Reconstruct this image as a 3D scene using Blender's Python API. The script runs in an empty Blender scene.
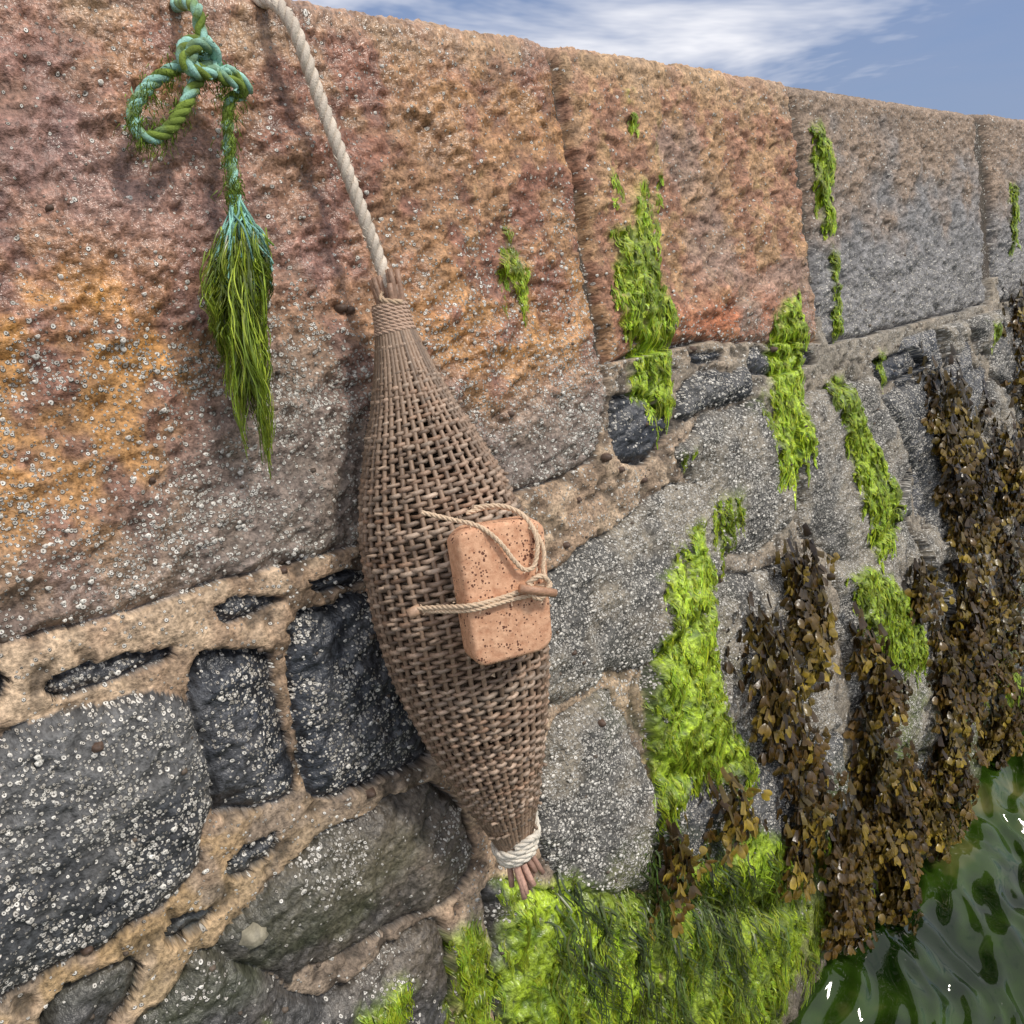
import bpy, bmesh, math, numpy as np, random
from mathutils import Vector
rng=np.random.default_rng(7); random.seed(7)
scene=bpy.context.scene
WZ=2.03
# ---------------------------------------------------------------- wall frame
# battered sea wall: u runs along it (+X), v up its sloping face, h out of it
B=math.radians(16.1)
S=np.array([0,math.sin(B),math.cos(B)]); N=np.array([0,-math.cos(B),math.sin(B)]); X=np.array([1.,0,0])
P0=np.array([0,0,WZ])-N
def W(u,v,h=0.0): return P0+u*X+v*S+h*N
# survey sheet -> wall coordinates (plane rectification of measured points)
def pw(x,y,h=0.0):
    dx=x-512.; dy=512.-y
    w=584.2-.657*dx+.0178*dy
    return ((1-h)*(.7297*dx+.2664*dy+488.1)/w,(1-h)*(-.1896*dx+.9637*dy-145.8)/w)
def P3(x,y,h): 
    u,v=pw(x,y,h); return W(u,v,h)
# ---------------------------------------------------------------- noise
TAB=rng.random((8,256,256))
def vn(x,y,k=0):
    xi=np.floor(x).astype(int); yi=np.floor(y).astype(int)
    fx=x-xi; fy=y-yi
    fx=fx*fx*fx*(fx*(fx*6-15)+10); fy=fy*fy*fy*(fy*(fy*6-15)+10)
    T=TAB[k%8]; a=xi&255; b=yi&255; a1=(a+1)&255; b1=(b+1)&255
    return (T[a,b]*(1-fx)+T[a1,b]*fx)*(1-fy)+(T[a,b1]*(1-fx)+T[a1,b1]*fx)*fy
def fbm(x,y,o=4,k=0,g=.5):
    s=0;a=1;t=0
    for i in range(o):
        s=s+a*vn(x*2**i+17.3*i,y*2**i+5.1*i,k+i); t+=a; a*=g
    return s/t
def ss(a,b,x):
    t=np.clip((x-a)/(b-a),0,1); return t*t*(3-2*t)
# ---------------------------------------------------------------- node helpers
def newmat(name):
    m=bpy.data.materials.new(name); m.use_nodes=True
    nt=m.node_tree; b=nt.nodes['Principled BSDF']; return m,nt,b
def nd(nt,t,**kw):
    n=nt.nodes.new(t)
    for k,v in kw.items():
        if k in n.inputs.keys(): n.inputs[k].default_value=v
        else: setattr(n,k,v)
    return n
def math_(nt,op,a,b=None,c=None):
    n=nt.nodes.new('ShaderNodeMath'); n.operation=op
    for i,v in enumerate((a,b,c)):
        if v is None: continue
        if isinstance(v,(int,float)): n.inputs[i].default_value=v
        else: nt.links.new(v,n.inputs[i])
    return n.outputs[0]
def mix(nt,f,a,b,bt='MIX'):
    n=nt.nodes.new('ShaderNodeMix'); n.data_type='RGBA'; n.blend_type=bt
    for i,v in ((0,f),(6,a),(7,b)):
        if isinstance(v,(int,float)): n.inputs[i].default_value=v
        elif isinstance(v,tuple): n.inputs[i].default_value=(*v,1)[:4]
        else: nt.links.new(v,n.inputs[i])
    return n.outputs[2]
def attr(nt,name,f=False,vec=False):
    n=nt.nodes.new('ShaderNodeAttribute'); n.attribute_name=name
    return n.outputs['Vector'] if vec else (n.outputs['Fac'] if f else n.outputs['Color'])
def coords(nt): return nt.nodes.new('ShaderNodeTexCoord').outputs['Object']
def noise(nt,sc,det=2,rough=.55,co=None,dim='3D'):
    n=nd(nt,'ShaderNodeTexNoise',noise_dimensions=dim,Scale=float(sc),Detail=float(det),Roughness=rough)
    if co is not None: nt.links.new(co,n.inputs['Vector'])
    return n.outputs['Fac']
def vscale(nt,a,f):
    s=nt.nodes.new('ShaderNodeVectorMath'); s.operation='SCALE'; nt.links.new(a,s.inputs[0]); nt.links.new(f,s.inputs['Scale']); return s.outputs[0]
# ---------------------------------------------------------------- mesh builder
class MB:
    def __init__(s): s.v=[];s.f=[];s.c=[];s.n=0
    def add(s,vs,fs,col):
        vs=np.asarray(vs,float); s.v.append(vs)
        col=np.asarray(col,float)
        if col.ndim==1: col=np.tile(col,(len(vs),1))
        s.c.append(col); o=s.n
        s.f.extend([tuple(i+o for i in f) for f in fs]); s.n+=len(vs)
    def build(s,name,mat,smooth=True,parent=None):
        me=bpy.data.meshes.new(name); v=np.concatenate(s.v); c=np.concatenate(s.c)
        me.from_pydata(v.tolist(),[],s.f)
        a=me.color_attributes.new('Col','FLOAT_COLOR','POINT')
        a.data.foreach_set('color',np.hstack([c,np.ones((len(c),1))]).astype(np.float32).ravel())
        if smooth: me.polygons.foreach_set('use_smooth',[True]*len(me.polygons))
        me.materials.append(mat); ob=bpy.data.objects.new(name,me); scene.collection.objects.link(ob)
        if parent: ob.parent=parent
        return ob
def resample(p,step):
    p=np.asarray(p,float); q=[]; n=len(p)
    for i in range(n-1):
        a=p[max(i-1,0)];b=p[i];c=p[i+1];d=p[min(i+2,n-1)]
        for t in np.linspace(0,1,10,endpoint=False):
            q.append(.5*((2*b)+(-a+c)*t+(2*a-5*b+4*c-d)*t*t+(-a+3*b-3*c+d)*t**3))
    q.append(p[-1]); q=np.array(q)
    L=np.r_[0,np.cumsum(np.linalg.norm(np.diff(q,axis=0),axis=1))]
    m=max(3,int(L[-1]/step)); t=np.linspace(0,L[-1],m)
    return np.stack([np.interp(t,L,q[:,k]) for k in range(3)],1),t
def frames(p):
    T=np.gradient(p,axis=0); T/=np.linalg.norm(T,axis=1)[:,None]+1e-9
    A=np.zeros_like(p); a=np.cross(T[0],[.3,.2,.9]); a/=np.linalg.norm(a)
    for i in range(len(p)):
        a=a-T[i]*a.dot(T[i]); a/=np.linalg.norm(a)+1e-9; A[i]=a
    return T,A,np.cross(T,A)
def tube(mb,p,r,col,k=6,closed=False,caps=True):
    p=np.asarray(p,float); T,A,Bn=frames(p); n=len(p)
    r=np.broadcast_to(r,(n,)); th=np.arange(k)*2*math.pi/k
    v=(p[:,None]+r[:,None,None]*(np.cos(th)[None,:,None]*A[:,None]+np.sin(th)[None,:,None]*Bn[:,None])).reshape(-1,3)
    f=[]
    for i in range(n if closed else n-1):
        j=(i+1)%n
        for a in range(k):
            b=(a+1)%k; f.append((i*k+a,i*k+b,j*k+b,j*k+a))
    if caps and not closed: f.append(tuple(range(k))[::-1]); f.append(tuple((n-1)*k+a for a in range(k)))
    col=np.asarray(col,float)
    if col.ndim==2: col=np.repeat(col,k,axis=0)
    mb.add(v,f,col)
def rope(mb,path,R,colf,pitch=None,k=7,strands=3,fuzz=0):
    pitch=pitch or R*7
    p,t=resample(path,pitch/10); T,A,Bn=frames(p)
    for s in range(strands):
        ph=2*math.pi*(t/pitch+s/strands)
        q=p+R*.52*(np.cos(ph)[:,None]*A+np.sin(ph)[:,None]*Bn)
        tube(mb,q,R*.56,colf(q,s),k)
    for _ in range(int(fuzz*t[-1])):
        i=random.randrange(len(p)-1); a=random.random()*6.28; d=math.cos(a)*A[i]+math.sin(a)*Bn[i]
        a0=p[i]+d*R*.9; l=random.uniform(.003,.010); e=a0+d*l*.5+T[i]*random.uniform(-1,1)*l+rng.normal(0,.001,3)
        cc=colf(a0[None],0); cc=cc[0] if np.ndim(cc)==2 else cc
        w_=T[i]*.0003; mb.add([a0-w_,a0+w_,(a0+e)/2+d*l*.25+w_,e],[(0,1,2),(0,2,3)],cc)
# ================================================================ SEA WALL
us=[-7.]; 
while us[-1]<60:
    u=us[-1]
    if u<-.2: d=max(.004,min(.06,(-.2-u)*.06+.004))
    elif u<4.3: d=.0034+.0014*max(u,0)
    else: d=.009+(u-4.3)*.03
    us.append(u+d)
us=np.array(us)
vt=.498; r0=.022; arc=r0*(math.pi/2-B)
vs=np.concatenate([np.arange(-2.5,-1.35,.008),np.arange(-1.35,vt+arc+.05,.0040)])
t=[vs[-1]]
while t[-1]<9: t.append(t[-1]+.006+(t[-1]-vs[-1])*.08)
vs=np.concatenate([vs,t[1:]])
U,V=np.meshgrid(us,vs)
def prof(v):
    a=np.clip((v-vt)/r0,0,math.pi/2-B); fl=np.maximum(v-vt-arc,0); ang=math.pi/2-B-a
    base=np.minimum(v,vt); e0=math.pi/2-B
    y=P0[1]+base*S[1]+r0*(np.sin(e0)-np.sin(e0-a)); z=P0[2]+base*S[2]+r0*(-np.cos(e0)+np.cos(e0-a))
    return y+fl,z,-np.sin(ang),np.cos(ang)
y_,z_,ny,nz=prof(vs)
def poly(px): return np.array([pw(*p) for p in px])
def soften(P,sc=1.07):
    c=P.mean(0); P=c+(P-c)*sc
    Q=[]
    for i in range(len(P)):
        a=P[i];b=P[(i+1)%len(P)]; m=max(1,int(np.linalg.norm(b-a)/.05))
        for j in range(m): Q.append(a+(b-a)*j/m)
    Q=np.array(Q); R=np.roll(Q,-1,0)
    return np.stack([.75*Q+.25*R,.25*Q+.75*R],1).reshape(-1,2)
wu=(fbm(U*9,V*9,3,1)-.5)*.045+(fbm(U*30,V*30,2,4)-.5)*.010
wv=(fbm(U*9+50,V*9+50,3,3)-.5)*.045+(fbm(U*30+9,V*30,2,5)-.5)*.010
D=np.zeros_like(U); ID=np.zeros(U.shape,int)
stones=[]
def pdist(P,x,y):
    d2=np.full(x.shape,1e9); ins=np.zeros(x.shape,bool)
    for i in range(len(P)):
        a=P[i]; b=P[(i+1)%len(P)]; e=b-a; L=e.dot(e)
        if L<1e-12: continue
        t=np.clip(((x-a[0])*e[0]+(y-a[1])*e[1])/L,0,1)
        d2=np.minimum(d2,(x-a[0]-t*e[0])**2+(y-a[1]-t*e[1])**2)
        if abs(e[1])>1e-12: ins^=((a[1]>y)!=(b[1]>y))&(x<a[0]+(y-a[1])*e[0]/e[1])
    return np.where(ins,np.sqrt(d2),0)
def box(P):
    lo=P.min(0)-.05; hi=P.max(0)+.05
    c0,c1=np.searchsorted(us,[lo[0],hi[0]]); r_0,r_1=np.searchsorted(vs,[lo[1],hi[1]]); return (slice(r_0,r_1),slice(c0,c1))
def put(P,kind,warp=1.0,lvl=0.0):
    stones.append((kind,lvl)); k=len(stones); sl=box(P)
    d=pdist(P,U[sl]+wu[sl]*warp,V[sl]+wv[sl]*warp); m=d>D[sl]
    D[sl]=np.where(m,d,D[sl]); ID[sl]=np.where(m,k,ID[sl])
L=lambda *a:np.array(a)
pA=np.vstack([L((-.8,9.2),(-.8,-.2)),poly([(0,645),(60,630),(200,590),(355,545),(440,517),(530,488),(592,462),(606,400),(600,370),(575,200),(548,50)]),L((1.11,9.2))])
pB=np.vstack([L((1.120,9.2)),poly([(553,50),(579,200),(606,366),(640,348),(700,340),(760,344),(816,344),(802,200),(787,88)]),L((1.94,9.2))])
pC=np.vstack([L((1.958,9.2)),poly([(793,88),(809,200),(823,346),(900,328),(990,303),(978,124)]),L((3.30,9.2))])
put(pA,'A',.25,.012); put(pB,'B',.25,.010); put(pC,'C',.25,.0)
put(L((3.325,9.2),(3.33,-.14),(4.6,-.15),(4.6,9.2)),'C',.3,.012)
x=4.62
while x<58: put(L((x,9.2),(x,-.15),(x+1.2,-.15),(x+1.2,9.2)),'C',.3,.008); x+=1.22
x=-.82
while x>-7: put(L((x,9.2),(x,-.2),(x-1.3,-.2),(x-1.3,9.2)),'A',.3,.01); x-=1.32
HS=[('dark',[(213,605),(275,592),(285,603),(225,632)]),('dark',[(46,690),(75,665),(165,640),(165,655),(60,700)]),
('dark',[(308,578),(362,562),(362,580),(312,590)]),('dark',[(187,662),(268,654),(278,730),(293,775),(282,795),(205,815),(192,770),(185,700)]),
('dark',[(288,625),(360,590),(400,600),(430,740),(420,757),(315,800),(305,780),(294,700)]),
('spk',[(-70,770),(0,745),(60,720),(150,700),(177,717),(196,800),(194,860),(110,920),(0,1000),(-90,1060)]),
('dark',[(230,850),(275,832),(280,845),(235,880)]),('dark',[(168,915),(212,896),(207,915),(170,947)]),
('mid',[(222,935),(300,852),(430,780),(455,815),(470,860),(440,900),(300,962),(295,975),(225,950)]),
('mid',[(120,1060),(208,948),(290,985),(320,998),(400,935),(430,915),(443,1000),(440,1080),(200,1100)]),
('mid',[(20,1035),(80,975),(140,950),(110,1024),(80,1070)]),
('dark',[(-60,690),(-10,675),(4,690),(-20,720),(-60,725)]),
('light',[(500,600),(600,540),(660,498),(700,485),(718,575),(640,655),(560,695),(520,700)]),
('light',[(550,730),(600,692),(622,740),(650,800),(645,885),(560,885),(530,840)]),
('light',[(672,450),(700,425),(750,405),(775,440),(790,520),(760,540),(715,558),(708,500)]),
('dark',[(607,400),(640,390),(672,425),(645,462),(612,457)]),
('spk',[(680,378),(740,365),(750,395),(700,415),(675,422)]),('dark',[(688,352),(722,349),(715,362),(690,365)]),
('dark',[(745,354),(800,350),(812,364),(755,382)]),
('light',[(645,665),(720,585),(790,560),(815,640),(830,725),(700,765),(650,750)]),
('spk',[(655,775),(740,755),(830,735),(840,840),(760,900),(660,880)]),
('light',[(800,400),(870,385),(905,470),(850,560),(800,530),(790,440)]),
('mid',[(482,892),(640,900),(650,1060),(500,1060)]),('light',[(670,905),(760,912),(800,900),(780,1010),(670,1060)]),
('light',[(830,572),(900,525),(950,640),(940,740),(860,740)]),('dark',[(868,367),(905,349),(922,368),(882,386)]),
('spk',[(880,400),(930,380),(960,520),(930,540),(910,470)])]
for k_,p in HS: put(soften(poly(p)),k_,1.0,{'dark':-.008,'mid':.002,'spk':.012,'light':.008}[k_])
zone=np.maximum(np.maximum(U-(2.4+(V+.25)*.42), -.22-U), (-.70-.8*np.maximum(U,-.1))-V)
zone=np.minimum(zone,-.155-V)
sx,sy=.34,.24
gx=(U+wu*2)/sx; gy=(V+wv*2)/sy
ci=np.floor(gx).astype(int); cj=np.floor(gy).astype(int)
F1=np.full(U.shape,9.);F2=np.full(U.shape,9.);cid=np.zeros(U.shape,int)
for a in (-1,0,1):
    for b in (-1,0,1):
        i=ci+a;j=cj+b
        px_=i+.15+.7*TAB[0][i&255,j&255]; py_=j+.15+.7*TAB[1][i&255,j&255]
        dd=np.hypot((gx-px_)*sx,(gy-py_)*sy)
        c=dd<F1; F2=np.where(c,F1,np.minimum(F2,dd)); cid=np.where(c,(i&255)*256+(j&255),cid); F1=np.where(c,dd,F1)
dv=np.minimum((F2-F1)/2-.014,zone)
m=(ID==0)&(dv>0)
vor=m.copy(); D=np.where(m,dv,D)
crand=TAB[2].ravel()[cid]
stone=(D>0)
def blur(a,r):
    for ax in (0,1):
        p=np.pad(a,[(r+1,r) if i==ax else (0,0) for i in (0,1)],mode='edge'); c=np.cumsum(p,axis=ax)
        n=a.shape[ax]; a=(np.take(c,np.arange(2*r+1,2*r+1+n),axis=ax)-np.take(c,np.arange(0,n),axis=ax))/(2*r+1)
    return a
sb=blur(blur(stone.astype(float),5),4)
# heights
top=np.isin(ID,[i+1 for i,s in enumerate(stones) if s[0] in 'ABC'])
lvl=np.zeros(len(stones)+1)
for i,s in enumerate(stones): lvl[i+1]=s[1]
rough1=fbm(U*5,V*5,3,0)-.5
wx=.35*(fbm(U*14,V*14,2,6)-.5)
rid=1-np.abs(2*fbm(U*12+V*9+wx*4,V*24-U*10+wx*3,3,2)-1)
rid2=1-np.abs(2*fbm(U*50+V*25,V*66-U*15,3,5)-1)
fine=fbm(U*150,V*150,2,6)-.5
und=fbm(U*16+V*6,V*26-U*8,3,7)-.5
edgeflat=1-.75*ss(.36,.47,V)
H_top=lvl[ID]+(rough1*.026+(rid-.7)*.012+und*.022)*edgeflat+(rid2-.7)*.010+fine*.006-.026*np.exp(-D/.007)-.006*np.exp(-D/.03)
lv=np.where(vor,.002+crand*.03,lvl[ID])
H_st=lv+.024*(1-np.exp(-D/.03))-.012*np.exp(-D/.005)+rough1*.03+(rid-.7)*.012+und*.012+(rid2-.7)*.009+fine*.006
pits=ss(.60,.75,fbm(U*38,V*38,2,7))
mort=.002+.010*ss(.80,.25,sb)+(fbm(U*9,V*9,3,3)-.5)*.020+(fbm(U*45,V*45,3,4)-.5)*.009+fine*.005-.006*pits
H=np.where(stone,np.where(top,H_top,H_st),mort)
tnarrow=(~stone)&(V>-.04)
H=np.where(tnarrow,-.016,H)
H=np.where(V>vt+arc+.02,H*.35+.01,H)
GP=[([(500,205),(512,208),(526,270),(527,332),(515,332),(494,260)],1.),([(624,95),(640,98),(641,137),(628,132)],1.),
([(603,225),(625,215),(636,165),(652,185),(665,250),(665,300),(671,360),(677,400),(657,428),(630,398),(615,340),(599,280)],1.),
([(804,112),(825,115),(833,170),(832,240),(820,232),(807,160)],1.),([(826,240),(840,250),(840,340),(830,332)],1.),
([(765,310),(800,280),(805,340),(800,400),(802,450),(792,490),(760,497),(764,420),(738,412),(762,400)],1.),
([(820,380),(845,370),(865,430),(892,500),(896,530),(870,560),(843,500),(830,430)],1.),
([(655,540),(704,512),(705,590),(714,690),(742,740),(742,785),(690,780),(652,825),(628,750),(640,620)],1.),
([(830,570),(870,558),(918,625),(918,662),(880,672),(840,610)],1.),
([(482,885),(560,868),(640,890),(690,870),(740,800),(800,860),(806,940),(760,1040),(485,1060)],1.),
([(433,935),(468,903),(492,960),(495,1050),(440,1050)],1.),([(338,995),(400,958),(408,1050),(336,1050)],1.),
([(232,1008),(268,1003),(268,1050),(236,1050)],1.),([(1002,180),(1011,180),(1016,252),(1007,250)],1.),([(972,322),(990,318),(986,348)],1.),
([(976,640),(1000,650),(1030,690),(1012,725),(988,705)],1.),([(585,125),(594,125),(597,160),(588,165)],.6),([(745,165),(755,168),(757,195),(748,195)],.6),
([(466,178),(478,172),(481,235),(469,230)],.6),([(150,328),(164,322),(167,345),(152,348)],.7),([(672,438),(692,438),(690,458),(674,458)],.9),([(870,350),(888,347),(886,375),(872,375)],.9),
([(640,850),(700,840),(720,870),(660,900)],.8),([(456,205),(466,215),(474,260),(462,250)],.5),([(655,250),(667,240),(668,330),(660,335)],.8),([(755,395),(742,405),(770,470),(778,450)],.8),
([(590,150),(612,150),(618,215),(598,225)],.5),([(650,110),(664,110),(670,250),(655,250)],.5),([(700,500),(740,480),(730,560),(708,600)],.4)]
G=np.zeros_like(U)
for p,dens in GP:
    P=poly(p); sl=box(P); d=pdist(P,U[sl]+wu[sl]*1.8,V[sl]+wv[sl]*1.8); G[sl]=np.maximum(G[sl],dens*ss(0,.05,d))
gn=.5*fbm(U*40,V*8,3,2)+.5*fbm(U*100,V*40,2,4)
G=G*ss(.41,.49,gn+.15*G-.03+.06*ss(-.3,-.8,V))
lowg=ss(-1.1,-1.7,V)*ss(.45,.62,fbm(U*7,V*5,4,6))
G=np.maximum(G,lowg*.9)
gfib=fbm(U*130+6*(fbm(U*20,V*20,2,3)-.5),V*26,3,1)
H=H+G*(.002+.018*fbm(U*34,V*16,3,1)+.008*(gfib-.5))
def Hat(u,v):
    c=min(max(int(np.searchsorted(us,u)),0),len(us)-1); r=min(max(int(np.searchsorted(vs,v)),0),len(vs)-1); return H[r,c]
def Gat(u,v):
    c=min(max(int(np.searchsorted(us,u)),0),len(us)-1); r=min(max(int(np.searchsorted(vs,v)),0),len(vs)-1); return G[r,c]
# colours
def C(*a): return np.array(a,float)
def lerp(a,b,t): return a+(b-a)*t[...,None]
n1=fbm(U*4,V*4,5,0); n2=fbm(U*11+7,V*11,4,3); n3=fbm(U*60,V*60,3,5); n4=fbm(U*3,V*9,4,4); n5=fbm(U*28,V*24,3,1)
one=np.ones(U.shape+(3,))
red=C(.235,.110,.072); org=C(.46,.23,.07); pink=C(.27,.16,.135); grey=C(.20,.172,.15); tan_=C(.36,.215,.12)
def blob(cx,cy,rx,ry,amp=1):
    u0,v0=pw(cx,cy); return amp*np.exp(-((U-u0)/rx)**2-((V-v0)/ry)**2)
colA=lerp(one*red,one*tan_,ss(.42,.62,n2*.5+n5*.5)*.8)
colA=lerp(colA,one*pink,np.clip(blob(80,180,.22,.16)+blob(300,300,.2,.12,.5),0,1)*ss(.3,.6,n1+.1))
og=np.clip(blob(20,440,.16,.16,1.4)+blob(500,330,.30,.14,.8)+blob(80,370,.12,.10,1.1)+blob(580,130,.10,.25,.5)+blob(160,90,.1,.08,.4)+blob(480,100,.2,.1,.4),0,1.2)
colA=lerp(colA,one*org,np.clip(og*ss(.40,.58,n2*.4+n1*.3+n5*.3),0,1))
lo=ss(.14,-.12,V+(n1-.5)*.35)
colA=lerp(colA,one*grey,np.clip(lo*(1-.75*np.clip(og,0,1)),0,1)*.9)
colA=lerp(colA,one*C(.40,.31,.20),ss(.43,.50,V+(n2-.5)*.12)*.3)
colB=lerp(one*C(.30,.155,.095),one*C(.39,.235,.125),ss(.4,.6,n5)); colB=lerp(colB,one*C(.28,.20,.16),ss(.5,.65,n1)*.7)
colB=lerp(colB,one*C(.42,.15,.07),np.clip(blob(720,320,.25,.05,.9),0,1)*ss(.3,.55,n2))
colB=lerp(colB,one*C(.40,.31,.20),ss(.43,.50,V+(n2-.5)*.12)*.3)
colC=lerp(one*C(.19,.185,.185),one*C(.26,.18,.12),ss(.10,.42,V+(n2-.5)*.5)*.85)
kind=np.array(['m']+[s[0] for s in stones])[ID]
mo=lerp(one*C(.34,.235,.155),one*C(.50,.37,.25),ss(.38,.62,n2*.5+n5*.5)); mo=lerp(mo,one*C(.22,.175,.135),ss(.46,.60,n4)*.75)
mo=lerp(mo,one*C(.40,.25,.10),blob(100,900,.25,.15,.7)*ss(.4,.6,n5))
mo=lerp(mo,one*C(.24,.22,.18),ss(.9,1.8,U)*.75)
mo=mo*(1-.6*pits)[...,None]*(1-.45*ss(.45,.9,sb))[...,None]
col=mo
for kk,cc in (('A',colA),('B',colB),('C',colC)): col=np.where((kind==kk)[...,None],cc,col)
dk=lerp(one*C(.034,.038,.046),one*C(.066,.068,.074),ss(.4,.6,n2)); md=lerp(one*C(.060,.058,.056),one*C(.12,.10,.078),ss(.4,.65,n1))
sp=lerp(one*C(.045,.048,.053),one*C(.10,.10,.10),ss(.4,.6,n2)); lt=lerp(one*C(.095,.092,.085),one*C(.24,.21,.165),ss(.38,.62,n2))
for kk,cc in (('dark',dk),('mid',md),('spk',sp),('light',lt)): col=np.where((kind==kk)[...,None],cc,col)
vc=lerp(dk*1.4,lt,ss(.2,.8,crand)); col=np.where(vor[...,None],vc,col)
col=np.where(tnarrow[...,None],one*C(.07,.055,.04),col)
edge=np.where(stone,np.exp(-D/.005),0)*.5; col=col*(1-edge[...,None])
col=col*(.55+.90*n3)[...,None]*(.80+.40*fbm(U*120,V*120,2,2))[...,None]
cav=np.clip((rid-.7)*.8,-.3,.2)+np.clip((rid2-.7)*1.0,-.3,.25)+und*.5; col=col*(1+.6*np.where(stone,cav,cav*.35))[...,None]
wetband=ss(-1.25,-1.8,V); col=col*(1-.55*wetband)[...,None]
gc=lerp(one*C(.10,.18,.008),one*C(.42,.58,.03),ss(.25,.70,gfib*.6+n3*.4)); gc=gc*(1-.35*ss(-.9,-1.6,V))[...,None]*(.40+1.15*fbm(U*14,V*9,3,5))[...,None]
col=lerp(col,gc,np.clip(G,0,1)*.93)
alg=ss(.5,.68,fbm(U*6,V*6,4,7))*ss(-.45,-1.1,V)*.6; col=lerp(col,one*C(.09,.115,.025),alg)
bn=ss(.33,.6,fbm(U*8,V*8,4,2)); bn2=ss(.35,.6,fbm(U*26,V*26,3,6))
bd=np.where(kind=='A',.08+1.0*ss(.26,-.06,V+(n1-.5)*.4)*(.25+.75*bn*bn2),0)
bd=np.where(kind=='B',.06+.45*ss(.08,-.12,V),bd); bd=np.where(kind=='C',.12+.5*ss(.2,-.1,V),bd)
bd=np.where(kind=='dark',.08+.75*bn*bn2,bd); bd=np.where(kind=='mid',.03+.8*bn*bn2*ss(.40,.55,n1),bd)
bd=np.where(kind=='spk',.40+.55*bn2,bd); bd=np.where(kind=='light',.60+.6*bn2,bd)
bd=np.where(vor,.45+.55*bn2,bd); bd=np.where(~stone,.10+.35*bn*bn2*ss(.3,1.2,U),bd)
bd=bd*(1-np.clip(G*1.3,0,1))*ss(-1.75,-1.4,V); bd=np.where(V>vt+.01,.02,bd)
nr,nc=U.shape
co=np.stack([U,(y_+0)[:,None]+H*ny[:,None],z_[:,None]+H*nz[:,None]],-1).reshape(-1,3)
def gridmesh(name,co,nr,nc):
    me=bpy.data.meshes.new(name); me.vertices.add(nr*nc); me.vertices.foreach_set('co',co.astype(np.float32).ravel())
    idx=np.arange(nr*nc).reshape(nr,nc)
    q=np.stack([idx[:-1,:-1],idx[:-1,1:],idx[1:,1:],idx[1:,:-1]],-1).reshape(-1,4); nf=len(q)
    me.loops.add(nf*4); me.loops.foreach_set('vertex_index',q.ravel().astype(np.int32))
    me.polygons.add(nf); me.polygons.foreach_set('loop_start',(np.arange(nf)*4).astype(np.int32))
    me.update(calc_edges=True); me.polygons.foreach_set('use_smooth',np.ones(nf,bool))
    ob=bpy.data.objects.new(name,me); scene.collection.objects.link(ob); return me,ob
me,wall=gridmesh('sea_wall',co,nr,nc)
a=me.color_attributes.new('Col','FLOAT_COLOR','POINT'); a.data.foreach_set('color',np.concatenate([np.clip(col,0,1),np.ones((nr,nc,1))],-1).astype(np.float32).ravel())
a=me.attributes.new('barn','FLOAT','POINT'); a.data.foreach_set('value',bd.astype(np.float32).ravel())
a=me.attributes.new('wuv','FLOAT_VECTOR','POINT'); a.data.foreach_set('vector',np.stack([U,V,U*0],-1).astype(np.float32).ravel())
wetv=wetband*.8+np.where(kind=='dark',.65,0)+np.where(kind=='mid',.5,0)+.75*np.where(kind=='A',ss(.42,.6,n1),0)+.25+.45*G
a=me.attributes.new('wet','FLOAT','POINT'); a.data.foreach_set('value',np.clip(wetv,0,1).astype(np.float32).ravel())
m,nt,b=newmat('granite_masonry'); co_=attr(nt,'wuv',vec=True)
base=attr(nt,'Col'); bar=attr(nt,'barn',True); wet=attr(nt,'wet',True)
nf_=noise(nt,170,2,.65,co_,'2D')
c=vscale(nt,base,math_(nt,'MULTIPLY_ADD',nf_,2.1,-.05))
hsum=math_(nt,'MULTIPLY',nf_,.8)
for sc,amp in ((135,1.),(230,.95)):
    v=nd(nt,'ShaderNodeTexVoronoi',voronoi_dimensions='2D',Scale=float(sc)); nt.links.new(co_,v.inputs['Vector'])
    sp_=nt.nodes.new('ShaderNodeSeparateColor'); nt.links.new(v.outputs['Color'],sp_.inputs[0])
    on=math_(nt,'LESS_THAN',sp_.outputs[0],math_(nt,'MULTIPLY',bar,amp*.75))
    rad=math_(nt,'MULTIPLY_ADD',sp_.outputs[1],.26,.22)
    e=math_(nt,'SUBTRACT',rad,v.outputs['Distance']); e=math_(nt,'MULTIPLY',e,8.); e.node.use_clamp=True
    hole=math_(nt,'SUBTRACT',v.outputs['Distance'],.04); hole=math_(nt,'MULTIPLY',hole,12.); hole.node.use_clamp=True
    msk=math_(nt,'MULTIPLY',e,on)
    bc_=mix(nt,sp_.outputs[2],(.40,.37,.32),(.88,.85,.78)); bc_=mix(nt,hole,(.16,.13,.11),bc_)
    c=mix(nt,msk,c,bc_); hsum=math_(nt,'MULTIPLY_ADD',math_(nt,'MULTIPLY',msk,hole),1.1*135/sc,hsum)
nt.links.new(c,b.inputs['Base Color'])
nt.links.new(math_(nt,'MULTIPLY_ADD',wet,-.58,.85),b.inputs['Roughness'])
bp=nd(nt,'ShaderNodeBump',Strength=.9,Distance=.003); nt.links.new(hsum,bp.inputs['Height']); nt.links.new(bp.outputs[0],b.inputs['Normal'])
me.materials.append(m)
def vmat(name,rough=.7,nsc=200.,var=.5,bump=.3,bd_=.002,spec=.5):
    m,nt,b=newmat(name); co_=coords(nt); n=noise(nt,nsc,2,.6,co_)
    nt.links.new(vscale(nt,attr(nt,'Col'),math_(nt,'MULTIPLY_ADD',n,var*2,1-var)),b.inputs['Base Color']); b.inputs['Roughness'].default_value=rough
    b.inputs['Specular IOR Level'].default_value=spec
    if bump:
        bp=nd(nt,'ShaderNodeBump',Strength=bump,Distance=bd_); nt.links.new(n,bp.inputs['Height']); nt.links.new(bp.outputs[0],b.inputs['Normal'])
    return m
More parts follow.
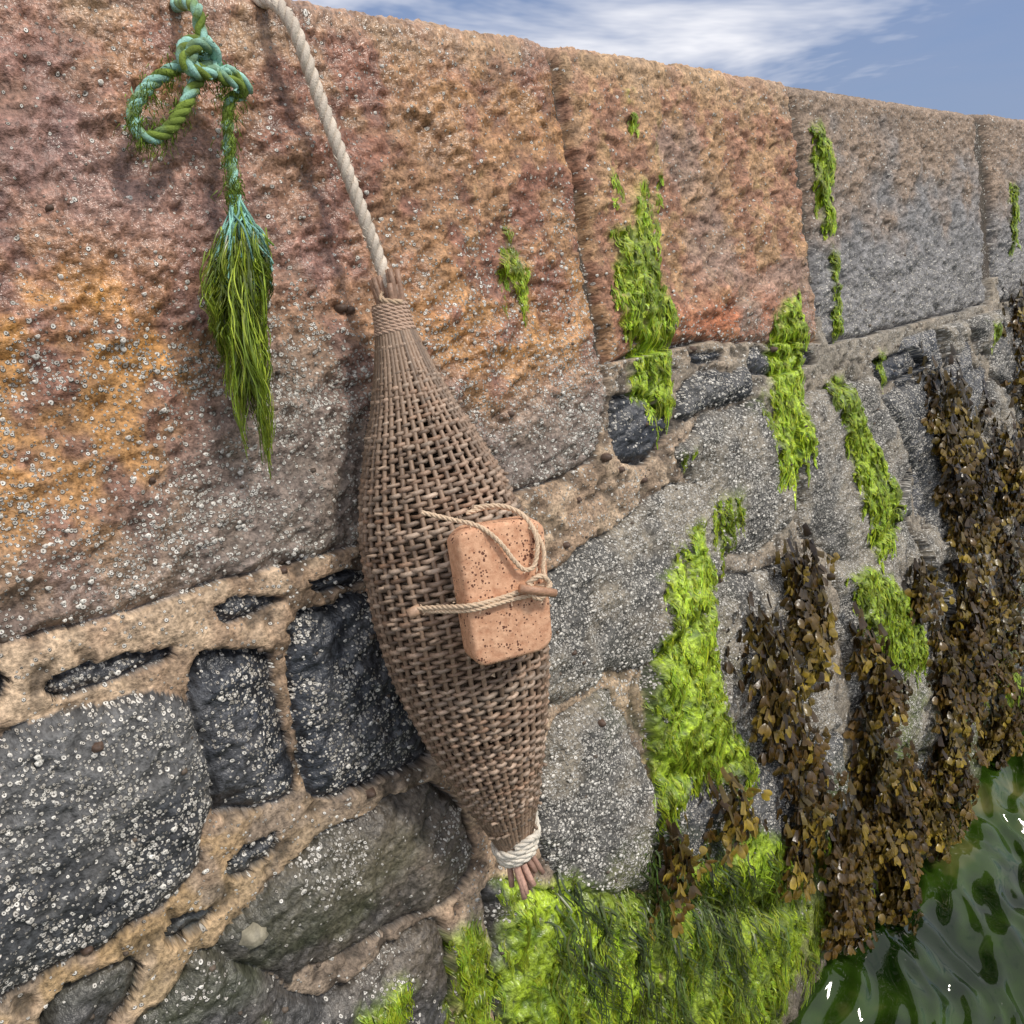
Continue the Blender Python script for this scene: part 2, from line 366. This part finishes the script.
m_alg=vmat('green_algae_mat',.35,140,.5,0); m_wrack=vmat('wrack_mat',.30,90,.5,.3,.003,.5)
m_wick=vmat('wicker_mat',.5,260,.55,.5,.001); m_rope=vmat('rope_mat',.9,500,.4,.8,.0015); m_shell=vmat('shell_mat',.6,300,.4,0)
# ================================================================ GREEN ALGAE
def inside(P,u,v):
    r=False
    for i in range(len(P)):
        a=P[i];b_=P[(i+1)%len(P)]
        if (a[1]>v)!=(b_[1]>v) and u<a[0]+(v-a[1])*(b_[0]-a[0])/(b_[1]-a[1]): r=not r
    return r
def lock(mb,u,v,Ln,n,spread,lift,bright,c0=(.42,.56,.03),wd=.0009,seg=5):
    # a wet lock of filaments: common course down the stone, tips drawn together
    du=random.gauss(0,.22); ph=random.random()*6; fr=random.uniform(1.5,4)
    cu=[];cv=[];ch=[]
    for i in range(seg+1):
        t=i/seg; uu=u+du*Ln*t+math.sin(ph+fr*t*4)*Ln*.07; vv=v-Ln*t
        cu.append(uu);cv.append(vv);ch.append(Hat(uu,vv))
    for s in range(n):
        o=random.gauss(0,spread); st=random.uniform(0,.5); ln=random.uniform(.6,1.15); tw=random.uniform(-.4,.4); lf=random.uniform(.0005,lift); kk=bright*random.uniform(.7,1.25); yl=random.uniform(.75,1.2); ph2=random.random()*6
        vs_=[];cs=[]
        for i in range(seg+1):
            t=i/seg; p=W(cu[i]+o*(1-.7*t)+.0018*math.sin(ph2+t*5),cv[i]-st*Ln*.5+(1-ln)*Ln*t,ch[i]+.0004+lf*(.3+.7*math.sin(math.pi*(t*.8+.1))))
            an=tw+t*.6; d=(math.cos(an)*X+math.sin(an)*.4*N)*wd*(1-.5*t); k=kk*(.6+.5*t)
            vs_+=[p-d,p+d]; cs+=[[c0[0]*k*yl,c0[1]*k,c0[2]*k]]*2
        mb.add(vs_,[(2*i,2*i+1,2*i+3,2*i+2) for i in range(seg)],cs)
mb=MB()
for p,dens in GP:
    P=poly(p); lo=P.min(0);hi=P.max(0); area=.5*abs(sum(P[i][0]*P[(i+1)%len(P)][1]-P[(i+1)%len(P)][0]*P[i][1] for i in range(len(P))))
    n=min(int(area*5000*max(dens,.5)),520); tries=n*8
    while n>0 and tries>0:
        tries-=1; u=random.uniform(lo[0],hi[0]);v=random.uniform(lo[1],hi[1])
        if Gat(u,v)>.2 and inside(P,u,v):
            n-=1; low=v<-.8; big=random.random()<.18
            lb=.45+1.1*float(fbm(np.array(u*14),np.array(v*9),3,5))
            lock(mb,u,v,random.uniform(.010,.026)*(1.4 if low else 1)*(2.6 if big else 1),random.randint(7,12),random.uniform(.002,.007),random.uniform(.001,.004),random.uniform(.4,1.15)*lb*(.85 if low else 1),wd=(.0010 if u<1.1 else .0015 if u<1.8 else .0020),seg=4)
for _ in range(800):
    u=random.uniform(.2,3.8);v=random.uniform(-1.8,-1.05)
    if Gat(u,v)>.3: lock(mb,u,v,random.uniform(.05,.13),8,.008,.012,random.uniform(.3,.8),wd=.0018)
mb.build('green_algae',m_alg)
# ================================================================ BROWN WRACK
def frond(mb,u,v,h,ang,wd,Ln,lev,bend,hue,cf):
    seg=3; vs_=[];cs=[]; a=ang; U0,V0,H0=u,v,h; tip=(lev==0); tw=random.uniform(-.8,.8)
    for i in range(seg+1):
        t=i/seg
        if tip: w=wd*(.8,1.35,1.45,.75)[i]
        else: w=wd*(.75+.3*t)
        an=tw*(.5+t*.7); p=W(U0,V0,H0); d=(math.cos(a)*X+math.sin(a)*S)*math.cos(an)+N*math.sin(an)
        vs_+=[p-d*w*.5,p+N*w*.25*(1.3 if tip else .4),p+d*w*.5]; k=hue*random.uniform(.8,1.2)
        q=max(0,min(1,(1-lev/2.)*(.35+.65*t))) if lev<2 else 0
        c=(cf[0]*(1-q)+cf[1]*q)*k; cs+=[c,c*.8,c]
        st=Ln/seg*(1.1 if tip else 1); U0+=math.sin(a)*st; V0-=math.cos(a)*st; H0+=bend*st; a+=random.uniform(-.28,.28); bend=max(-.5,min(.5,bend+random.uniform(-.4,.3)))
    f=[]
    for i in range(seg): f+=[(3*i,3*i+1,3*i+4,3*i+3),(3*i+1,3*i+2,3*i+5,3*i+4)]
    mb.add(vs_,f,cs)
    if lev>0:
        a*=.65
        for sgn in (-1,1):
            frond(mb,U0,V0,H0,a+sgn*random.uniform(.15,.5),wd*.95,Ln*.88,lev-1,bend*.5+random.uniform(-.35,.35),hue,cf)
WR=[([(770,530),(785,585),(800,625)],18,34),([(735,600),(750,680),(778,750),(775,840)],25,90),([(700,770),(705,795)],17,12),([(648,825),(655,860)],12,10),
([(850,620),(858,760),(872,850)],18,75),([(925,365),(945,460),(955,560),(965,660)],27,170),([(985,380),(1000,520),(1005,640)],22,90),
([(1012,280),(1018,400),(1030,560)],18,90),([(975,640),(985,700),(990,730)],26,50),([(925,720),(925,780),(905,815)],26,60),([(880,760),(865,830),(842,885)],26,80),
([(898,560),(912,585)],14,12),([(1040,600),(1060,700)],30,50),([(935,600),(930,720)],20,46),([(815,790),(822,850),(820,895)],16,34)]
for path,wpx,cnt in WR:
    mb=MB(); P=np.array(path,float)
    for _ in range(int(cnt*1.15)):
        t=random.random()*(len(P)-1); i=min(int(t),len(P)-2); q=P[i]+(P[i+1]-P[i])*(t-i)
        x=q[0]+random.uniform(-1,1)*wpx*.75; y=q[1]+random.uniform(-25,5)
        u,v=pw(x,y); h=Hat(u,v)+random.uniform(.002,.05)
        yel=random.random()**2.2
        cf=(C(.040,.022,.007)*(1-yel)+C(.10,.068,.010)*yel, C(.12,.066,.011)*(1-yel)+C(.38,.27,.035)*yel)
        frond(mb,u,v,h,random.gauss(0,.2),.018 if u>1.6 else .014,.034,random.choice((3,4,4)) if u>1.6 else 3,random.uniform(-.1,.35),random.uniform(.4,1.35),cf)
    mb.build('bladder_wrack_seaweed',m_wrack)
mb=MB()
for _ in range(110):
    x,y=random.choice(((random.gauss(695,24),random.uniform(815,960)),(random.uniform(530,640),random.uniform(860,1000)),(random.gauss(690,45),random.uniform(840,1000))))
    u,v=pw(x,y); lock(mb,u,v,random.uniform(.06,.20),random.randint(2,6),.008,.025,random.uniform(.4,1.8),c0=(.07,.10,.016),wd=.0022,seg=8)
mb.build('trailing_dark_seaweed',m_alg)
# ================================================================ WICKER BASKET
bask=bpy.data.objects.new('wicker_keep_basket',None); scene.collection.objects.link(bask)
hc=.118
axx=lambda y:400+(y-300)*(518-400)/555.
tab=[(300,.019),(322,.021),(360,.035),(400,.053),(440,.077),(480,.098),(520,.114),(560,.122),(600,.125),(640,.119),(680,.108),(720,.092),(760,.072),(800,.049),(835,.028),(856,.020)]
vv=[];rr=[];uu_=[]
for y,r in tab:
    u,v=pw(axx(y),y,hc); vv.append(v); rr.append(r*.97); uu_.append(u)
vv=np.array(vv)[::-1]; rr=np.array(rr)[::-1]; uu_=np.array(uu_)[::-1]
v_lo,v_hi=vv[0],vv[-1]
ulin=np.polyfit(vv,uu_,1)
def bc(v):
    t=(v-v_lo)/(v_hi-v_lo); return np.interp(v,vv,rr), np.polyval(ulin,v)-.010*math.sin(math.pi*min(max(t,0),1))
def bpt(v,th,dr=0):
    r,u=bc(v); hcc=hc-.028*max(0,(v-(-.25))/.36)
    rr_=r+dr; return W(u+rr_*math.cos(th),v,max(hcc,r+.004)+rr_*.96*math.sin(th))
mb=MB(); NS=40
for s in range(NS):
    th=2*math.pi*s/NS; pp=random.random()*6
    pts=[bpt(v,th+.022*math.sin(v*17+pp),.0024) for v in np.linspace(v_lo,v_hi,90)]
    k=random.uniform(.6,1.25); tube(mb,pts,.0034,C(.28,.19,.13)*k,6)
rows=112; sr=np.linspace(v_lo+.025,v_hi-.035,rows)
for i,v in enumerate(sr):
    r,_=bc(v); amp=min(.0046,r*.07+.0008); pts=[];M=NS*4
    tilt=random.uniform(-.002,.002); k0=random.uniform(.65,1.2); col_=[]; rv=random.uniform(.78,1.18); v2=v+random.uniform(-.001,.001)
    for j in range(M):
        th=2*math.pi*j/M
        wob=.0036*(float(vn(np.array(j*.06),np.array(i*.45),2))-.5)
        ph=NS/2*th+math.pi*i
        am=amp*(.75+.5*float(vn(np.array(j*.25),np.array(i*2.3),4)))
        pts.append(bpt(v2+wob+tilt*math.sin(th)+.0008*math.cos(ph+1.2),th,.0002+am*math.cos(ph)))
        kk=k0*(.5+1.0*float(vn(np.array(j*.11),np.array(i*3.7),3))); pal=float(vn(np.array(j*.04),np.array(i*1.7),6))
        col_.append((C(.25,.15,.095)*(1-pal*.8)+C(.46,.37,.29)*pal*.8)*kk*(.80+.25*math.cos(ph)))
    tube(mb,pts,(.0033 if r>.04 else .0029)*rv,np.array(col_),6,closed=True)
# cut ends of weavers standing a little proud of the weave
for _ in range(70):
    v=random.uniform(v_lo+.05,v_hi-.05); th=random.uniform(.2,3.3); a=bpt(v,th,.003); b_=bpt(v+random.uniform(-.002,.003),th+random.uniform(.05,.12)/max(.3,bc(v)[0]*10),.012)
    tube(mb,[a,(a+b_)/2,b_],.0024,C(.40,.29,.21)*random.uniform(.6,1.1),6)
mb.build('woven_body',m_wick,parent=bask)
mb=MB()
def stick(mb,a,b,r,col):
    a=np.array(a);b=np.array(b); pts=[a+(b-a)*t+rng.normal(0,.0006,3) for t in np.linspace(0,1,5)]; tube(mb,pts,np.array([r,r*1.02,r*.97,r,r*.9]),col,8)
rt,ut=bc(v_hi); ht=hc-.028
for s in range(16):
    th=random.random()*6.28; rd=random.uniform(.3,1)*.018
    a=W(ut+rd*.9*math.cos(th),v_hi-.03,ht+rd*.9*math.sin(th)); b2=W(ut+rd*1.4*math.cos(th)-.002,v_hi+random.uniform(.018,.044),ht+rd*1.4*math.sin(th))
    stick(mb,a,b2,.0042,C(.36,.22,.15)*random.uniform(.6,1.2))
rb,ub=bc(v_lo); hb=hc
for s in range(14):
    th=random.random()*6.28; rd=random.uniform(.2,1)*.017
    a=W(ub+rd*math.cos(th),v_lo+.02,hb+rd*math.sin(th)); b2=W(ub+rd*1.9*math.cos(th)+.008,v_lo-random.uniform(.024,.052),hb+.01+rd*1.7*math.sin(th))
    stick(mb,a,b2,.0048,C(.48,.29,.22)*random.uniform(.7,1.2))
mb.build('stake_ends',m_wick,parent=bask)
natural=lambda q,s: C(.55,.40,.27)*(.85+.3*rng.random())
white=lambda q,s: C(.74,.68,.58)*(.9+.2*rng.random())
mb=MB()
for i in range(7):
    v=v_hi-.038+i*.0055
    rope(mb,[bpt(v+.001*math.sin(a),a,.004) for a in np.linspace(0,6.4,22)],.0034,lambda q,s:C(.50,.35,.26),k=5)
mb.build('top_binding_cord',m_rope,parent=bask)
mb=MB()
for i in range(4):
    v=v_lo+.006+i*.008
    rope(mb,[bpt(v+.006*math.sin(a+.4+i*.3),a,.006+.0015*(i%2)) for a in np.linspace(0,6.4,24)],.0062,white,k=6,fuzz=60)
rope(mb,[bpt(v_lo+.036,2.2,.006),bpt(v_lo+.045,1.5,.012),bpt(v_lo+.030,.7,.012),bpt(v_lo+.050,.3,.010),bpt(v_lo+.066,.35,.006)],.0052,white,fuzz=60)
mb.build('bottom_binding_rope',m_rope,parent=bask)
# cork float
cu,cv=pw(502,589,.262); rc=math.radians(-17)
ex=X*math.cos(rc)-N*math.sin(rc); ex/=np.linalg.norm(ex)
en=N*math.cos(rc)+X*math.sin(rc); es=S.copy()
ro_=math.radians(-5); ex,es=ex*math.cos(ro_)+es*math.sin(ro_), -ex*math.sin(ro_)+es*math.cos(ro_)
cc0=W(cu,cv,.262)
def K(x,y,z): return cc0+ex*x+es*y+en*z
bm=bmesh.new(); bmesh.ops.create_cube(bm,size=1)
for v in bm.verts: v.co=Vector((v.co.x*.112,v.co.y*.172,v.co.z*.042))
vert=[e for e in bm.edges if abs((e.verts[0].co-e.verts[1].co).normalized().z)>.9]
bmesh.ops.bevel(bm,geom=vert,offset=.020,segments=5,profile=.5,affect='EDGES')
bm.normal_update()
hor=[e for e in bm.edges if abs(e.verts[0].co.z-e.verts[1].co.z)<1e-6 and len(e.link_faces)==2 and abs(e.link_faces[0].normal.z-e.link_faces[1].normal.z)>.5]
bmesh.ops.bevel(bm,geom=hor,offset=.007,segments=4,profile=.5,affect='EDGES')
mb=MB(); vsx=[]
bm.verts.index_update()
for v in bm.verts:
    n_=float(vn(np.array(v.co.x*40+5),np.array(v.co.y*40+v.co.z*30),2))-.5
    q=v.co*(1+n_*.05); vsx.append(K(q.x*(1+.05*q.y/.08),q.y,q.z))
mb.add(vsx,[[v.index for v in f.verts] for f in bm.faces],C(.60,.31,.19)); bm.free()
m,nt,b=newmat('cork_mat'); co_=coords(nt); n=noise(nt,90,4,.7,co_); c=mix(nt,math_(nt,'MULTIPLY_ADD',n,2.,-.5),(.46,.21,.115),(.88,.54,.34))
v=nd(nt,'ShaderNodeTexVoronoi',Scale=290.); nt.links.new(co_,v.inputs['Vector']); nz_=noise(nt,45,2,.6,co_)
sp_=nt.nodes.new('ShaderNodeSeparateColor'); nt.links.new(v.outputs['Color'],sp_.inputs[0])
th_=math_(nt,'MULTIPLY',math_(nt,'SUBTRACT',nz_,.32),2.4); pit=math_(nt,'LESS_THAN',v.outputs['Distance'],math_(nt,'MULTIPLY',th_,math_(nt,'POWER',sp_.outputs[0],2.0)))
c=mix(nt,pit,c,(.15,.06,.035)); nt.links.new(c,b.inputs['Base Color']); b.inputs['Roughness'].default_value=.85
hh=math_(nt,'SUBTRACT',math_(nt,'MULTIPLY',n,.8),pit); bp=nd(nt,'ShaderNodeBump',Strength=.7,Distance=.003); nt.links.new(hh,bp.inputs['Height']); nt.links.new(bp.outputs[0],b.inputs['Normal'])
mb.build('cork_float',m,smooth=True,parent=bask)
mb=MB(); cordc=lambda q,s:C(.66,.50,.35)*(.9+.2*rng.random())
zf=.025
rope(mb,[K(-.105,-.010,-.035),K(-.085,-.008,-.012),K(-.055,-.004,zf+.002),K(-.02,-.004,zf+.002),K(.02,.0,zf+.003),K(.05,.002,zf+.006)],.0033,cordc,fuzz=120)
rope(mb,[K(-.10,-.014,-.036),K(-.055,-.010,zf),K(0,-.008,zf+.003),K(.035,-.006,zf+.008),K(.055,.0,zf+.002),K(.06,.002,-.02)],.0028,cordc,fuzz=120)
rope(mb,[K(-.085,.110,-.02),K(-.055,.098,-.008),K(-.028,.087,.018),K(-.008,.066,zf+.002),K(.008,.040,zf+.004),K(.020,.026,zf+.006),K(.034,.030,zf+.006),K(.042,.060,zf+.003),K(.034,.088,.016),K(.012,.104,.004),K(-.02,.106,-.012)],.0030,cordc,fuzz=120)
rope(mb,[K(-.03,.100,-.014),K(.0,.104,-.004),K(.032,.092,.012),K(.049,.05,zf+.002),K(.045,.02,zf+.005),K(.048,0,zf+.008)],.0030,cordc,fuzz=120)
rope(mb,[K(.02,.008,zf+.008),K(.036,.016,zf+.013),K(.048,.004,zf+.01),K(.036,-.012,zf+.012),K(.022,-.004,zf+.01),K(.024,.008,zf+.012)],.0034,cordc,fuzz=120)
mb.build('float_cord',m_rope,parent=bask)
mb=MB(); tube(mb,[K(.008,.006,zf+.012),K(.03,-.001,zf+.013),K(.055,-.010,zf+.012)],np.array([.0055,.006,.0055]),C(.42,.24,.15),10)
tube(mb,[K(-.114,-.016,-.036),K(-.098,-.011,-.034)],np.array([.007,.007]),C(.46,.30,.2),10)
mb.build('wooden_toggle',m_wick,parent=bask)
# ================================================================ HANGING ROPE
mb=MB()
tie=W(ut,v_hi+.004,ht)
p0=P3(283,6,.05)
path=[np.array([p0[0]-.10,p0[1]+.62,p0[2]+.0]),np.array([p0[0]-.05,p0[1]+.30,p0[2]+.0]),p0+np.array([-.012,.07,.012]),P3(287,16,.06),P3(320,100,.065),P3(352,185,.075),P3(380,262,.085),tie+S*.014+N*.006]
hempc=lambda q,s:np.clip(C(.62,.54,.45)*(.8+.4*vn(q[:,0]*60,q[:,2]*60,s))[:,None],0,1)
rope(mb,path,.0092,hempc,pitch=.046,k=8,fuzz=300)
rope(mb,[tie+S*.02+X*.002,tie+X*.020+S*.0,tie-S*.02+X*.024,tie-S*.03+N*.022],.0035,natural)
rope(mb,[tie+S*.02,tie-X*.016+S*.002+N*.010,tie+N*.024-S*.006,tie+X*.020-S*.002,tie+S*.012],.0040,natural)
mb.build('hemp_rope',m_rope)
# ================================================================ GREEN MOORING ROPE
mr=bpy.data.objects.new('frayed_mooring_rope',None); scene.collection.objects.link(mr)
mb=MB()
def tq(q,s):
    n=vn(q[:,0]*30+s*9,q[:,2]*30,s+1); n2_=vn(q[:,0]*120,q[:,2]*120+s,3); t=ss(.48,.68,n*.7+n2_*.3)[:,None]
    return (C(.17,.24,.035)*(1-t)+C(.30,.54,.46)*t)*(.6+.8*n2_)[:,None]
R=.0074; dh=.022
def px(l): return [P3(a[0],a[1],a[2]+dh) for a in l]
q0=P3(195,-2,.045+dh)
rope(mb,[q0+np.array([.02,.6,.0]),q0+np.array([.01,.3,.0]),q0+np.array([0,.06,.0])]+px([(196,8,.05),(200,30,.05),(210,52,.055),(203,70,.06),(190,62,.07),(196,46,.075),(212,48,.07),(216,66,.05)]),R,tq,pitch=.040,fuzz=500)
rope(mb,px([(205,42,.04),(186,44,.06),(184,62,.07),(200,74,.07),(214,70,.06),(208,54,.045)]),R,tq,pitch=.040,fuzz=300)
rope(mb,px([(206,52,.05),(192,62,.055),(168,72,.05),(147,88,.045),(134,110,.045),(136,130,.05),(150,138,.055),(168,130,.06),(184,108,.06),(193,88,.06),(204,72,.055)]),R,tq,pitch=.040,fuzz=500)
rope(mb,px([(200,58,.05),(215,70,.06),(226,80,.065),(240,85,.06),(243,94,.05),(232,98,.045),(228,112,.045),(229,140,.045),(232,170,.045),(236,200,.045),(238,222,.05)]),R*.9,tq,pitch=.040,fuzz=500)
rope(mb,px([(212,78,.05),(228,70,.06),(246,84,.06),(248,92,.05)]),R*.8,tq,pitch=.045,fuzz=300)
mb.build('knotted_rope',m_rope,parent=mr)
mb=MB()
for i in range(130):
    x0=238+random.gauss(0,4); e=random.uniform(212,274); y1=random.uniform(245,290)
    pts=px([(236+random.gauss(0,2.5),195,.05),(x0,212,.055+random.gauss(0,.004)),((x0+e)/2+random.gauss(0,4),232,.058+random.gauss(0,.008)),(e,y1,.052+random.gauss(0,.01))])
    p,_=resample(pts,.006); tube(mb,p,.0013,C(.28,.56,.48)*random.uniform(.5,1.2) if random.random()<.75 else C(.16,.28,.04),4)
mb.build('frayed_strands',m_rope,parent=mr)
mb=MB()
def fil(mb,pts,w,col):
    p,_=resample(pts,.009); n=len(p); tw=random.random()*6; vs_=[];cs=[]; ph=random.random()*6; am=random.uniform(.0,.0030)
    for i in range(n):
        t=i/(n-1); q=p[i]+X*am*math.sin(ph+i*.9); d=(math.cos(tw+t*3)*X+math.sin(tw+t*3)*N)*w*(1-.5*t); vs_+=[q-d,q+d]; cs+=[col*(.5+.8*random.random())]*2
    mb.add(vs_,[(2*i,2*i+1,2*i+3,2*i+2) for i in range(n-1)],cs)
LK=[((232,238),(238,330),(246,486),5),((238,238),(244,340),(268,490),6),((244,235),(256,330),(268,465),5),((230,240),(222,300),(232,410),6),((226,245),(217,300),(220,378),5),((252,238),(262,280),(264,350),5),((258,240),(266,265),(270,305),5),((236,240),(236,320),(247,430),6),((224,240),(214,270),(213,335),4),((244,300),(258,380),(274,486),4),((215,262),(211,290),(214,345),4)]
for (a_,b_,c_,sd_) in LK:
    for k in range(9):
        ox=random.gauss(0,sd_*.8); e=random.uniform(.3,1.0)**.8; br=random.choice((.4,.6,.9,1.2,1.5)); hh_=random.uniform(.030,.075); bx=random.gauss(0,9); ys=random.uniform(0,70) if k%3==0 else 0
        for i in range(14):
            o=ox+random.gauss(0,1.8); h=hh_+random.gauss(0,.004); y0=a_[1]+ys+random.uniform(-14,30)
            xe=a_[0]+(c_[0]-a_[0])*e; ye=max(y0+25,a_[1]+(c_[1]-a_[1])*e*random.uniform(.85,1.0))
            bxx=a_[0]+(b_[0]-a_[0])*e
            fil(mb,px([(a_[0]+(bxx-a_[0])*(ys/70)+o,y0,h),(bxx+o*.8+bx*.5,y0*.65+ye*.35,h+.004),(bxx*.4+xe*.6+o*.6-bx*.5+random.gauss(0,1),y0*.3+ye*.7,h-.004),(xe+o*.5+bx*.2+random.gauss(0,1.5),ye,h*.8-.01)]),.0008,(C(.15,.22,.018) if random.random()<.72 else C(.34,.42,.04))*br)
for i in range(1300):
    a=random.choice(((168,74),(147,90),(135,112),(139,130),(152,137),(167,130),(182,108),(200,60),(190,50),(205,70),(229,120),(230,150),(232,180),(234,200),(240,90),(222,82)))
    x,y=a[0]+random.gauss(0,5),a[1]+random.gauss(0,10); h=random.uniform(.045,.065)
    fil(mb,px([(x,y,h),(x+random.gauss(0,3),y+4,h),(x+random.gauss(0,4),y+random.uniform(5,15),h-.01)]),.0008,C(.20,.30,.03)*random.uniform(.5,1.5))
mb.build('algae_growth',m_alg,parent=mr)
# ================================================================ SNAILS, LIMPETS, BARNACLES
def cone(mb,u,v,r,hh,col,k=8,tipdark=.8):
    h=Hat(u,v)-.002; vs_=[];cs=[]
    for j,(f,z) in enumerate(((1,0),(.8,.4),(.45,.9))):
        for i in range(k):
            a=2*math.pi*i/k; rr=r*f*(1+.10*((i%2)*2-1)); vs_.append(W(u+rr*math.cos(a),v+rr*.85*math.sin(a),h+hh*z)); cs.append(col*(.7+.5*random.random()))
    vs_.append(W(u,v+r*.1,h+hh*(1 if tipdark>.5 else .55))); cs.append(col*tipdark)
    f=[(j*k+i,j*k+(i+1)%k,(j+1)*k+(i+1)%k,(j+1)*k+i) for j in range(2) for i in range(k)]+[(2*k+i,2*k+(i+1)%k,3*k) for i in range(k)]
    mb.add(vs_,f,cs)
mb=MB()
for x,y,r in ((337,310,.010),(345,312,.008),(600,458,.012),(640,425,.006),(560,650,.008),(150,480,.006),(47,212,.006),(718,580,.010),(640,480,.010),(575,500,.008),(280,570,.008),(430,470,.006),(505,415,.008),(380,480,.006),(560,545,.009),(615,470,.009),(90,740,.008),(690,350,.010),(770,350,.01),(590,720,.009),(365,790,.009),(85,945,.008)):
    u,v=pw(x,y); cone(mb,u,v,r,r*1.3,C(.11,.07,.05))
for _ in range(220):
    u=random.uniform(-.1,2.6);v=random.uniform(-1.1,.1); cone(mb,u,v,random.uniform(.003,.006),.005,C(.10,.075,.055)*random.uniform(.6,1.6))
mb.build('periwinkle_snails',m_shell)
mb=MB(); u,v=pw(250,930); cone(mb,u,v,.020,.018,C(.33,.30,.22),14)
mb.build('limpet',m_shell)
mb=MB(); nb=0
while nb<4200:
    u=random.uniform(-.1,1.7);v=random.uniform(-1.0,.45)
    c_=min(int(np.searchsorted(us,u)),nc-1);r_=min(int(np.searchsorted(vs,v)),nr-1)
    if random.random()<bd[r_,c_]*1.1-.02: cone(mb,u,v,random.uniform(.0020,.0046),.0034,C(.80,.77,.70)*random.uniform(.65,1.12),7,.25); nb+=1
mb.build('barnacles',m_shell)
# ================================================================ WATER
def axis(a,b,f0,f1,d):
    mid=np.arange(f0,f1,d); l=[f0]
    while l[-1]>a: l.append(l[-1]-d-(f0-l[-1])*.12)
    r=[f1]
    while r[-1]<b: r.append(r[-1]+d+(r[-1]-f1)*.12)
    return np.array(l[::-1][:-1]+list(mid)+r)
xs=axis(-700,900,.6,5.0,.012); ys=axis(-900,1.4,-.9,.7,.012)
Xg,Yg=np.meshgrid(xs,ys)
wq=fbm(Xg*1.7,Yg*1.7,2,6)*1.6; wq2=fbm(Xg*3,Yg*3,2,1)
A1=.8*Xg+.6*Yg; A2=-.6*Xg+.8*Yg
r1=1-np.abs(2*fbm(A1*2.2+wq*1.6,A2*5.0+wq,2,4)-1); r2=1-np.abs(2*fbm(A1*5+wq2*3,A2*13-wq2*4,2,3)-1)
wz=(fbm(Xg*2.2,Yg*2.2,2,1)-.5)*.09+(r1**2-.5)*.050+(r2**1.5-.5)*.030
wz*=np.exp(-np.maximum(0,np.hypot(Xg-3,Yg)-6)/12)
me,ob=gridmesh('sea_water',np.stack([Xg,Yg,wz+.07],-1).reshape(-1,3),*Xg.shape)
m,nt,b=newmat('water_mat'); co_=coords(nt); n=noise(nt,4,3,.6,co_)
cr=nt.nodes.new('ShaderNodeValToRGB'); nt.links.new(n,cr.inputs[0]); e=cr.color_ramp.elements
e[0].position=.42; e[0].color=(.005,.015,.002,1); e[1].position=.74; e[1].color=(.13,.13,.04,1); x=e.new(.58); x.color=(.025,.055,.005,1)
nt.links.new(cr.outputs[0],b.inputs['Base Color']); b.inputs['Roughness'].default_value=.06; b.inputs['IOR'].default_value=1.5
me.materials.append(m)
# ================================================================ SKY + SUN
w=bpy.data.worlds.new('World'); scene.world=w; w.use_nodes=True; nt=w.node_tree
bg=nt.nodes['Background']; sky=nt.nodes.new('ShaderNodeTexSky'); sky.sky_type='NISHITA'; sky.sun_disc=False
EL,AZ=math.radians(56),math.radians(160)
sky.sun_elevation=EL; sky.sun_rotation=AZ; sky.air_density=1.0; sky.dust_density=.6; sky.ozone_density=3
tc=nt.nodes.new('ShaderNodeTexCoord'); mp=nt.nodes.new('ShaderNodeMapping'); mp.inputs['Scale'].default_value=(1.3,1.3,7); mp.inputs['Location'].default_value=(.9,.4,.5)
nt.links.new(tc.outputs['Generated'],mp.inputs['Vector']); n=nd(nt,'ShaderNodeTexNoise',Scale=2.0,Detail=5.,Roughness=.6,Distortion=.35); nt.links.new(mp.outputs[0],n.inputs['Vector'])
sz=nt.nodes.new('ShaderNodeSeparateXYZ'); nt.links.new(tc.outputs['Generated'],sz.inputs[0])
hz=nd(nt,'ShaderNodeMapRange'); nt.links.new(sz.outputs[2],hz.inputs[0]); hz.inputs[1].default_value=.10; hz.inputs[2].default_value=.5
cr=nt.nodes.new('ShaderNodeValToRGB'); nt.links.new(math_(nt,'MULTIPLY_ADD',hz.outputs[0],.30,n.outputs['Fac']),cr.inputs[0]); cr.color_ramp.elements[0].position=.46; cr.color_ramp.elements[1].position=.72
blue=mix(nt,.8,sky.outputs[0],(1.1,1.75,3.4)); lil=mix(nt,math_(nt,'MULTIPLY',n.outputs['Fac'],.8),blue,(2.4,2.7,3.7))
c=mix(nt,cr.outputs[0],lil,(6.8,6.8,7.1)); nt.links.new(c,bg.inputs[0]); bg.inputs[1].default_value=.145
sd=bpy.data.lights.new('sun','SUN'); sd.energy=2.3; sd.angle=math.radians(8); sd.color=(1,.93,.83)
so=bpy.data.objects.new('sun',sd); scene.collection.objects.link(so)
sv=Vector((math.sin(AZ)*math.cos(EL),math.cos(AZ)*math.cos(EL),math.sin(EL))); so.rotation_euler=sv.to_track_quat('Z','Y').to_euler()
# ================================================================ CAMERA
cam=bpy.data.cameras.new('camera'); cam.lens=36*775/1024; cam.sensor_width=36; cam.clip_start=.02; cam.clip_end=3000
coo=bpy.data.objects.new('camera',cam); scene.collection.objects.link(coo); coo.location=(0,0,WZ)
pt=math.radians(22.94); hd=math.radians(46.86)
fw=Vector((math.cos(hd)*math.cos(pt),math.sin(hd)*math.cos(pt),-math.sin(pt))); coo.rotation_euler=fw.to_track_quat('-Z','Y').to_euler()
scene.camera=coo
scene.view_settings.view_transform='Standard'; scene.view_settings.look='None'; scene.view_settings.exposure=0
